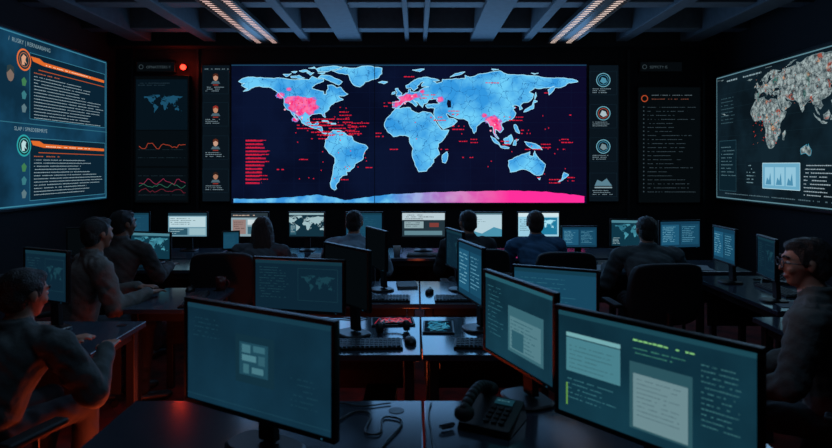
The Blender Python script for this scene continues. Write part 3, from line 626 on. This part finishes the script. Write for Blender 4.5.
def phone(x,y,rz,label):
    t=thing('telephone',label,'telephone',(x,y,TOP+.001),rz)
    b=MB(); b.hull([(sx*.1,sy*.1,0) for sx in (-1,1) for sy in (-1,1)]+[(sx*.095,-.095,.025) for sx in (-1,1)]+[(sx*.095,.09,.07) for sx in (-1,1)]); b.build('body',M_black,t,.006)
    b=MB()
    for r in range(4):
        for c in range(3): b.box((.0+c*.028,-.06+r*.026,.0375+r*.0062),(.019,.017,.007),(R(13),0,0))
    b.build('keypad',M_blackr,t,.002)
    Dp=Disp(); Dp.rect(-.035,-.018,.035,.018,em('#123440'),0); Dp.words(-.028,0,.05,.005,em('#3c6874'),1)
    o=Dp.build('display',t,(.028,.055,.067)); o.rotation_euler=(R(-77),0,0)
    b=MB(); cur=[(-.06,-.13+i*.024,.08+.04*math.sin(math.pi*i/11)) for i in range(12)]
    for p,q in zip(cur[:-1],cur[1:]): b.tube(p,q,.02,.02,12)
    b.ball((-.06,-.12,.072),(.036,.038,.028)); b.ball((-.06,.125,.076),(.036,.038,.028)); b.build('handset',M_blackr,t,smooth=True)
    b=MB(); pts=[(-.112-.0006*i+.008*math.cos(i*1.1),-.1-.0008*i,.012+.008*math.sin(i*1.1)) for i in range(50)]
    b.path(pts,.0022,5).build('cord',M_black,t,smooth=True)
phone(.28,2.2,R(-28),'black desk telephone with handset and coiled cord on the nearest desk')
phone(2.95,4.85,R(-60),'black desk telephone at the back of the right side desk')
phone(-.45,6.3,R(10),'black desk telephone on the far desk beside the white cup')
def cable(pts,label,r=.004):
    c=bpy.data.curves.new('c','CURVE'); c.dimensions='3D'; c.bevel_depth=r; c.bevel_resolution=2; s=c.splines.new('BEZIER'); s.bezier_points.add(len(pts)-1)
    for bp_,p in zip(s.bezier_points,pts): bp_.co=p; bp_.handle_left_type=bp_.handle_right_type='AUTO'
    o=bpy.data.objects.new('cable',c); COL.objects.link(o); bpy.context.view_layer.update()
    me=bpy.data.meshes.new_from_object(o.evaluated_get(bpy.context.evaluated_depsgraph_get())); bpy.data.objects.remove(o)
    me.materials.clear(); me.materials.append(M_black); q=bpy.data.objects.new('cable',me); COL.objects.link(q); q['label']=label;q['category']='cable'
z=TOP+.006
cable([(-.3,2.2,z),(-.2,2.3,z),(-.15,2.1,z),(-.1,2.25,z),(-.12,1.9,z),(-.05,1.8,z),(-.12,1.6,z)],'tangled black cable right of the large near-left monitor')
cable([(.06,2.38,z),(.05,2.3,z),(.055,2.1,z),(.06,1.9,z),(.05,1.6,z)],'black cable running along the desk left of the telephone',.0035)
cable([(-.6,3.68,z),(-.5,3.71,z),(-.35,3.69,z),(-.3,3.72,z)],'black cable across the middle bench left of the seam')
cable([(.62,3.6,z),(.75,3.5,z),(.9,3.55,z),(1.0,3.4,z)],'black cable behind the teal monitor on the middle bench')
cable([(-.1,2.38,z),(-.22,2.35,z),(-.3,2.38,z),(-.5,2.35,z),(-.7,2.39,z)],'thin black cable along the back edge of the nearest left desk',.003)
t=thing('computer_tower','black computer tower under the middle bench left of the seam','computer',(-.2,3.3,0))
MB().bb(-.09,.09,-.22,.22,0.0,.42).build('case',M_black,t,.006)
b=MB(); [b.box((0,-.222,.08+i*.025),(.12,.006,.008)) for i in range(8)]; b.build('vent',M_key,t)
MB().tube((0,-.22,.36),(0,-.228,.36),.01).build('power_button',em('#ff5a30',3),t)
t=thing('headset','black headset lying on the middle bench by the sideways monitor','headset',(-.13,3.4,TOP+.001),R(20))
MB().path([(.08*math.cos(math.pi*i/14),.09*math.sin(math.pi*i/14),.03) for i in range(15)],.006).build('headband',M_black,t,smooth=True)
for s in (-1,1): MB().tube((s*.065,0,.032),(s*.095,0,.032),.03,.03,20).build('ear_cup',M_blackr,t,.005)
MB().path([(.08,-.02,.02),(.06,-.07,.012),(.02,-.1,.01)],.003).build('microphone',M_black,t)
# ================= chairs
def chair(x,y,rz,label,bw=1.,bh=1.):
    t=thing('office_chair',label,'chair',(x,y,0),rz)
    b=MB(); b.box((0,0,.422),(.5,.48,.07)); b.build('seat',M_chair,t,.03,True,seg=4)
    b=MB(); n=10; fr=[];bk=[]
    for i in range(n+1):
        u=-1+2*i/n
        for j in range(n+1):
            v=j/n; ww=.235*bw*(1-.12*abs(2*v-1)**3); xx=u*ww; zz=.56+.44*bh*v-.03*(abs(u)**4)*(1 if v>.5 else -1)*abs(2*v-1)
            yy=-.25+.04*u*u-.07*v+.015*math.sin(math.pi*v)
            fr.append(b.bm.verts.new((xx,yy,zz))); bk.append(b.bm.verts.new((xx*.97,yy-.07,zz)))
    I=lambda i,j:i*(n+1)+j
    for i in range(n):
        for j in range(n):
            b.bm.faces.new((fr[I(i,j)],fr[I(i+1,j)],fr[I(i+1,j+1)],fr[I(i,j+1)])); b.bm.faces.new((bk[I(i,j)],bk[I(i,j+1)],bk[I(i+1,j+1)],bk[I(i+1,j)]))
    for k in range(n):
        for (a,c) in ((I(k,0),I(k+1,0)),(I(k+1,n),I(k,n)),(I(0,k+1),I(0,k)),(I(n,k),I(n,k+1))): b.bm.faces.new((fr[a],bk[a],bk[c],fr[c]))
    b.build('backrest',M_chair,t,.015,True,seg=3)
    MB().path([(0,-.1,.39),(0,-.3,.39),(0,-.345,.5),(0,-.345,.66)],.022,10).build('back_support',M_blackr,t)
    for s in (-1,1):
        b=MB(); b.box((s*.28,.0,.66),(.07,.27,.03)); b.build('armrest',M_blackr,t,.012,seg=3)
        MB().path([(s*.2,0,.4),(s*.285,0,.41),(s*.285,0,.645)],.014,8).build('armrest_post',M_blackr,t)
    MB().tube((0,0,.1),(0,0,.39),.028).build('column',M_metal,t,smooth=False)
    for k in range(5):
        a=2*math.pi*k/5+.3; c,s_=math.cos(a),math.sin(a)
        lg=MB().tube((c*.03,s_*.03,.11),(c*.29,s_*.29,.07),.024,.015).build('leg',M_blackr,t)
        MB().tube((c*.29-s_*.012,s_*.29+c*.012,.027),(c*.29+s_*.012,s_*.29-c*.012,.027),.026,.026,16).build('caster',M_black,lg)
    return t
# ================= people
ICO={}
def ico(n):
    if n not in ICO:
        b=bmesh.new(); bmesh.ops.create_icosphere(b,subdivisions=n,radius=1); ICO[n]=[v.co.copy() for v in b.verts]; b.free()
    return ICO[n]
I3=Matrix.Identity(3)
class Body:
    def __init__(s): s.p=[]
    def add(s,a,ra,b=None,rb=None,m=0,O=Vector((0,0,0)),Rm=I3):
        if not hasattr(ra,'__len__'): ra=(ra,ra,ra)
        if b is None: b=a; rb=ra
        if rb is None: rb=ra
        if not hasattr(rb,'__len__'): rb=(rb,rb,rb)
        s.p.append((Vector(a),Vector(ra),Vector(b),Vector(rb),m,Vector(O),Rm.copy()))
    def mesh(s,name,vox,mats,parent,smooth=3,noise=0,wr=0):
        bm=bmesh.new()
        for a,ra,b,rb,m,O,Rm in s.p:
            big=max(ra)>.03; pts=ico(3 if big else 2); vs=[]
            seen=(a-b).length<1e-6
            for c,r in ((a,ra),) if seen else ((a,ra),(b,rb)):
                for q in pts: vs.append(bm.verts.new(O+Rm@(c+Vector((q.x*r.x,q.y*r.y,q.z*r.z)))))
            res=bmesh.ops.convex_hull(bm,input=vs)
            dl=[g for g in res['geom_interior'] if isinstance(g,bmesh.types.BMVert)]
            if dl: bmesh.ops.delete(bm,geom=dl,context='VERTS')
        me=bpy.data.meshes.new('tmp'); bm.to_mesh(me); bm.free(); o=bpy.data.objects.new('tmp',me); COL.objects.link(o)
        rm=o.modifiers.new('r','REMESH'); rm.mode='VOXEL'; rm.voxel_size=vox
        sm=o.modifiers.new('s','SMOOTH'); sm.iterations=smooth; sm.factor=.5
        bpy.context.view_layer.update()
        out=bpy.data.meshes.new_from_object(o.evaluated_get(bpy.context.evaluated_depsgraph_get())); bpy.data.objects.remove(o)
        nv=len(out.vertices); co=np.zeros(nv*3); out.vertices.foreach_get('co',co); co=co.reshape(-1,3)
        no=np.zeros(nv*3); out.vertices.foreach_get('normal',no); no=no.reshape(-1,3)
        if noise:
            d=np.sin(co[:,0]*130+3*np.sin(co[:,2]*40))*np.sin(co[:,1]*70+2*np.sin(co[:,0]*60))+.6*np.sin(co[:,0]*210+co[:,2]*60)
            out.vertices.foreach_set('co',(co+no*(d*noise)[:,None]).ravel())
        out.materials.clear()
        for m in mats: out.materials.append(m)
        if len(mats)>1:
            best=np.full(nv,1e9); idx=np.zeros(nv,int)
            for a,ra,b,rb,m,O,Rm in s.p:
                L=(co-np.array(O))@np.array(Rm); A=np.array(a);Bv=np.array(b);ab=Bv-A; dd=float(ab@ab)
                tt=np.clip(((L-A)@ab)/dd,0,1) if dd>1e-9 else np.zeros(nv)
                c=A+tt[:,None]*ab; r=np.array(ra)+tt[:,None]*(np.array(rb)-np.array(ra))
                sd=(np.linalg.norm((L-c)/r,axis=1)-1)*r.min(axis=1)
                k=sd<best; best[k]=sd[k]; idx[k]=m
            if wr:
                x,y,zz=co[:,0],co[:,1],co[:,2]
                d=np.sin(zz*40+4*np.sin(x*11+y*7)+2.5*np.sin(y*19))*(.4+.6*np.sin(x*17+zz*9+y*13))
                d2=np.sin((x+zz)*62+3*np.sin(y*23+zz*11))*(.5+.5*np.sin(x*23-zz*14))
                d=d+.55*d2+.25*np.sin(zz*95+x*60+3*np.sin(y*30))
                kk=((idx==1)|(idx==2)).astype(float)
                out.vertices.foreach_set('co',(co+no*(d*wr*kk)[:,None]).ravel())
            npl=len(out.polygons); lv=np.zeros(len(out.loops),int); out.loops.foreach_get('vertex_index',lv); ls=np.zeros(npl,int); out.polygons.foreach_get('loop_start',ls)
            out.polygons.foreach_set('material_index',idx[lv[ls]].astype(np.int32))
        out.polygons.foreach_set('use_smooth',[True]*len(out.polygons)); out.update()
        q=bpy.data.objects.new(name,out); COL.objects.link(q); q.parent=parent; return q
SKIN=pbr('skin','#a87660',.5,var=.12); SKIN2=pbr('skin_tan','#8c604c',.5,var=.12); LIP=pbr('lips','#8a4a40',.5)
TR=pbr('trouser_cloth','#1b2026',.85); SH=pbr('shoe_leather','#0a0a0b',.4)
HD=pbr('dark_hair','#0e0a08',.5,bump=.9,bscale=160); HB=pbr('brown_hair','#3c2216',.5,bump=.9,bscale=160)
def person(x,y,rz,label,shirt,hairm,k=1.,lean=.12,hy=0,hp=0,hands=((.2,.5,.79),(-.2,.5,.79)),vox=.008,long=False,skin=SKIN,glasses=False,hz=0,face=False,collar=True,flare=.35,g_=1.06):
    t=thing('person',label,'person',(x,y,0),rz)
    B=Body(); Z=lambda z:.57+(z-.57)*k; L=lean; q3=lambda a,b,c:(a*g_,b*g_,c)
    B.add((0,-.02,.57),(.165,.125,.1),(0,.0,.62),(.155,.115,.09),2)
    B.add((0,.0,.64),q3(.15,.11,.07),(0,.25*L,Z(.78)),q3(.15,.115,.08),1)
    B.add((0,.25*L,Z(.78)),q3(.15,.115,.08),(0,.75*L,Z(.95)),q3(.178,.124,.11),1)
    for s in (-1,1):
        B.add((s*.02,L*.95,Z(1.045)),(.085,.082,.06),(s*.172*g_,L,Z(1.02)),(.07*g_,.07*g_,.062),1)
        B.add((s*.03,L*.9,Z(1.08)),(.055,.06,.04),(s*.12,L,Z(1.06)),(.05,.05,.035),1)
        B.add((s*.085,L*.85+.09*g_,Z(.93)),(.045,.02,.05),None,None,1)
        B.add((s*.11,L,Z(1.06)+.035),(.02,.025,.006),(s*.19*g_,L,Z(1.02)+.062),(.02,.03,.006),1)
    nb=Vector((0,L+.01,Z(1.09))); hc=Vector((0,L+.04,Z(1.09)+.135+hz)); Hm=(Matrix.Rotation(hy,3,'Z')@Matrix.Rotation(hp,3,'X'))
    B.add(nb,.058,hc+Hm@Vector((0,-.02,-.06)),.053,0)
    if collar: B.add(nb+Vector((0,-.012,.0)),(.08,.074,.024),nb+Vector((0,-.02,.036)),(.071,.067,.01),1)
    hA=lambda a,ra,b=None,rb=None,m=0:B.add(a,ra,b,rb,m,hc,Hm)
    hA((0,-.012,.032),(.074,.094,.082)); hA((0,.02,.0),(.064,.07,.068),(0,.038,-.076),(.037,.038,.026))
    hA((0,.088,.012),(.007,.007,.012),(0,.099,-.02),(.0115,.01,.008)); hA((0,.078,.035),(.045,.014,.011))
    for s in (-1,1):
        hA((s*.075,-.008,.0),(.01,.02,.03)); hA((s*.036,.064,-.022),(.02,.018,.018))
    hA((0,.08,-.052),(.022,.01,.007),None,None,4)
    for s in (-1,1):
        B.add((s*.09,.0,.555),(.09,.09,.08),(s*.12,.42,.545),(.064,.067,.062),2)
        B.add((s*.12,.42,.545),.062,(s*.13,.39,.12),(.05,.05,.05),2)
        B.add((s*.13,.37,.045),(.042,.05,.042),(s*.14,.54,.035),(.045,.06,.032),3)
        Sh=Vector((s*.192*g_,L,Z(1.02))); W=Vector(hands[0 if s>0 else 1]); v=W-Sh; d=v.length; a_,b_=.285,.26
        if d>a_+b_-.01: W=Sh+v*((a_+b_-.01)/d); v=W-Sh; d=v.length
        ca=(a_*a_+d*d-b_*b_)/(2*a_*d); ca=max(-1,min(1,ca)); al=math.acos(ca); u=v.normalized()
        pole=Vector((s*flare,-.35,-1)); pe=(pole-u*pole.dot(u)).normalized(); E=Sh+u*(a_*ca)+pe*(a_*math.sin(al))
        B.add(Sh,(.066*g_,.067*g_,.062),E,.056*g_,1); B.add(E,.055*g_,W,.042,1); B.add(W-(W-E).normalized()*.025,.045,W-(W-E).normalized()*.005,.044,1)
        fw=(W-E); fw.z*=.25; fw=fw.normalized(); up=Vector((0,0,1)); sd=fw.cross(up).normalized(); up=sd.cross(fw); Hh=Matrix((sd,fw,up)).transposed()
        ha=lambda a,ra,b=None,rb=None:B.add(a,ra,b,rb,0,W,Hh)
        ha((0,0,0),(.025,.025,.02),(0,.07,-.004),(.038,.02,.014))
        for (ox,l1,l2) in ((-.03,.034,.03),(-.01,.04,.036),(.011,.038,.033),(.031,.03,.024)):
            ox2=ox*-s
            ha((ox2,.075,-.002),(.0095,.0095,.009),(ox2*1.12,.075+l1,-.004),(.0088,.0088,.0085)); ha((ox2*1.12,.075+l1,-.004),.0086,(ox2*1.15,.075+l1+l2*.9,-.02),.0074)
        ha((-s*.022,.02,-.002),(.014,.014,.012),(-s*.052,.055,-.01),(.011,.011,.01)); ha((-s*.052,.055,-.01),.0105,(-s*.055,.085,-.014),.0085)
    B.mesh('body',vox,[skin,shirt,TR,SH,LIP],t,2,0,.005)
    G=Body(); g=lambda a,ra,b=None,rb=None:G.add(a,ra,b,rb,0,hc,Hm)
    g((0,-.024,.045),(.081,.098,.082)); g((0,-.052,-.008),(.075,.063,.076)); g((0,.018,.085),(.058,.064,.034))
    for s in (-1,1): g((s*.068,.012,.03),(.013,.022,.04))
    if long:
        g((0,-.05,.0),(.09,.07,.08),(0,-.085,-.2),(.095,.045,.07))
        for s in (-1,1): g((s*.072,.0,.02),(.024,.045,.05),(s*.085,.01,-.17),(.03,.035,.05))
    G.mesh('hair',.006,[hairm],t,2,.0018)
    if face:
        for s in (-1,1):
            c=hc+Hm@Vector((s*.03,.071,.012)); MB().ball(c,(.0125,.0125,.0105),16,12).build('eye',pbr('eye_white','#b8b4ae',.2,var=.03),t,smooth=True)
            c2=hc+Hm@Vector((s*.03,.0815,.012)); MB().ball(c2,(.0052,.0052,.0052),12,8).build('iris',pbr('iris_brown','#1a100a',.15),t,smooth=True)
            b=MB(); b.path([hc+Hm@Vector((s*xx,yy,zz)) for xx,yy,zz in ((.013,.092,.036),(.03,.088,.043),(.048,.076,.038))],.0045).build('eyebrow',hairm,t,smooth=True)
    if glasses:
        b=MB()
        for s in (-1,1):
            b.path([hc+Hm@Vector((s*.033+.026*math.cos(q),.1,.01+.019*math.sin(q))) for q in [2*math.pi*i/16 for i in range(17)]],.0024,6)
            b.path([hc+Hm@Vector(q) for q in ((s*.059,.1,.014),(s*.076,.08,.014),(s*.085,.0,.01))],.0024,6)
        b.path([hc+Hm@Vector(q) for q in ((-.008,.1,.014),(.008,.1,.014))],.0024,6)
        b.build('glasses',M_metal,t,smooth=True)
    return t
sh=lambda n,c:pbr('shirt_'+n,c,.85,bump=.6,bscale=16)
S_olive=sh('olive','#4a5252'); S_brown=sh('brown','#5c5a56'); S_brown2=sh('dark_grey_brown','#4a4846'); S_blue=sh('light_blue','#7f9db2'); S_navy=sh('blue','#33628a'); S_grey=sh('grey','#48525a'); S_dark=sh('charcoal','#2c3136'); S_slate=sh('slate','#4c565a'); S_ogrey=sh('olive_grey','#4c5250')
def wxp(px,d): return (px-X0)*d/F
person(wxp(-18,2.55),2.55,R(-18),'nearest left operator in dark grey-green shirt, seen from behind',S_olive,HD,.77,.16,R(-8),R(-8),((.2,.46,.80),(-.12,.5,.80)),.007,face=True,g_=1.2,flare=.6)
chair(wxp(-10,2.46),2.4,R(-16),'bulky black chair of the nearest left operator',1.25,.84)
person(wxp(76,4.1),4.1,R(-48),'operator in grey-brown uniform shirt reaching to the cluttered left desk',S_brown,HD,.98,.1,R(14),0,((.2,.40,.80),(-.08,.42,.80)),skin=SKIN2,vox=.007,g_=1.15,flare=.5)
chair(wxp(70,4.05),4.02,R(-48),'black chair under the operator in grey-brown shirt')
person(wxp(111,4.93),4.93,R(-12),'operator in darker shirt seated just behind the grey-brown-shirted one',S_brown2,HD,.94,.12,R(-25),0,((.2,.5,.80),(-.2,.5,.80)),skin=SKIN2,face=True,g_=1.12)
chair(wxp(108,4.9),4.86,R(-12),'black chair under the second left operator in darker shirt')
person(wxp(253,5.3),5.3,R(-5),'long brown-haired operator in grey top before the far row',S_grey,HB,.76,.2,R(25),R(-10),((.2,.55,.80),(-.2,.55,.80)),long=True)
chair(wxp(232,5.12),5.07,R(6),'black chair with broad back behind the long-haired operator',1.12,1.02)
person(wxp(352,5.5),5.5,0,'operator in light blue shirt before the plain teal monitor',S_blue,HD,.84,.2,R(-8),R(-8),((.28,.50,.80),(-.28,.50,.80)),g_=1.1)
chair(wxp(352,5.4),5.34,0,'black chair under the light-blue-shirted operator')
person(wxp(472,5.5),5.5,R(5),'dark-haired operator in charcoal just right of the centre aisle',S_dark,HD,.84,.2,R(15),R(-8),((.2,.54,.80),(-.2,.54,.80)),g_=1.05)
chair(wxp(476,5.4),5.34,R(5),'black chair under the charcoal-clad operator')
person(wxp(541,5.4),5.4,R(3),'operator in blue shirt before the right half of the map',S_navy,HB,.86,.17,R(-5),0,((.22,.55,.80),(-.22,.55,.80)),g_=1.1)
chair(wxp(558,5.25),5.18,R(-4),'black chair under the blue-shirted operator',1.08)
person(wxp(653,4.8),4.8,R(-6),'operator in grey shirt facing the twin blue monitors',S_slate,HD,.86,.16,R(4),0,((.26,.5,.80),(-.26,.5,.80)),vox=.007,g_=1.15)
chair(wxp(643,4.65),4.56,R(4),'broad black chair behind the grey-shirted operator',1.15,1.02)
person(wxp(836,2.7),2.7,R(52),'right foreground operator with glasses, face turned left',S_ogrey,HD,1.03,.08,R(22),R(-2),((.2,.36,.66),(-.2,.36,.66)),.006,face=True,glasses=True,g_=1.2,flare=.6)
chair(wxp(850,2.72),2.62,R(52),'black chair of the operator with glasses',1.2,1.1)
# ================= unseen fill and rim lamps added for effect, plus the warning light's glow
def light(kind,loc,energy,col,size=1,rot=(0,0,0),sy=None,target=None,cone=None):
    l=bpy.data.lights.new('lamp',kind); l.energy=energy; l.color=col
    if kind=='AREA':
        l.size=size
        if sy: l.shape='RECTANGLE'; l.size_y=sy
    else: l.shadow_soft_size=size
    if kind=='SPOT': l.spot_size=R(cone or 50); l.spot_blend=.8
    o=bpy.data.objects.new('lamp',l); COL.objects.link(o); o.location=loc; o.rotation_euler=rot
    if target: o.rotation_euler=(Vector(target)-Vector(loc)).to_track_quat('-Z','Y').to_euler()
    return o
light('AREA',(0,8.6,2.4),52,(.22,.52,1),5,(R(-90),0,0),2)  # added unseen lamp, boosts the cool rim from the front screens
light('AREA',(0,5.2,3.4),15,(.4,.66,1),6,(0,0,0),3)  # added blue overhead fill, no fixture here
light('AREA',(0,2.2,3.3),9,(.42,.68,1),4,sy=1.2,target=(0,5.5,.8))  # added fill from the camera side, unseen
light('AREA',(0,7.0,2.9),7,(.55,.72,.9),7,(R(180),0,0),2.4)  # added up-light for the ceiling beams, unseen
light('POINT',(-1.25,3.8,.25),5,(1,.1,.03),.12)  # added red lamp without fixture, reddens the left floor
light('POINT',(-1.35,2.8,.35),8,(1,.1,.03),.12)  # added red floor glow beside the nearest desk, no fixture
light('POINT',(-2.3,2.0,.3),4,(1,.12,.04),.12)  # added red floor glow further left, no fixture
light('SPOT',(-3.9,1.6,2.6),5,(1,.3,.16),.3,target=(-2.1,4.0,.9),cone=55)  # added warm red spot, tints the left operators from behind
light('POINT',(0.0,3.9,.4),2.0,(1,.15,.05),.1)  # added red glow low between the centre benches, no fixture
light('POINT',(bx,YF-.2,bz),2.2,(1,.06,.02),.04)
light('SPOT',(.3,3.9,2.1),18,(1,.55,.48),.15,target=(1.75,2.75,1.28),cone=26)  # added pinkish spot on the face of the operator with glasses
light('SPOT',(3.8,6.5,3.0),26,(.35,.65,1),.5,target=(2.2,4.2,.8),cone=70)  # added blue fill spot over the right side desk
light('SPOT',(-.6,4.6,2.6),32,(.4,.66,1),.25,target=(-2.1,3.4,.9),cone=62)  # added blue fill spot towards the left operators and desk
light('SPOT',(.2,2.2,2.9),14,(.4,.65,1),.25,target=(1.7,2.7,.9),cone=40)  # added blue fill spot on the operator with glasses
wd=bpy.data.worlds.new('w'); S.world=wd; wd.use_nodes=True; wd.node_tree.nodes['Background'].inputs[0].default_value=(.02,.04,.06,1); wd.node_tree.nodes['Background'].inputs[1].default_value=.2
cam=bpy.data.cameras.new('cam'); co=bpy.data.objects.new('camera',cam); COL.objects.link(co); co.location=(0,0,H); co.rotation_euler=(R(90),0,0)
cam.sensor_width=36; cam.lens=F/832*36; cam.shift_y=-(224-Y0)/832; cam.clip_start=.05; S.camera=co
cam.dof.use_dof=True; cam.dof.focus_distance=7.0; cam.dof.aperture_fstop=3.2
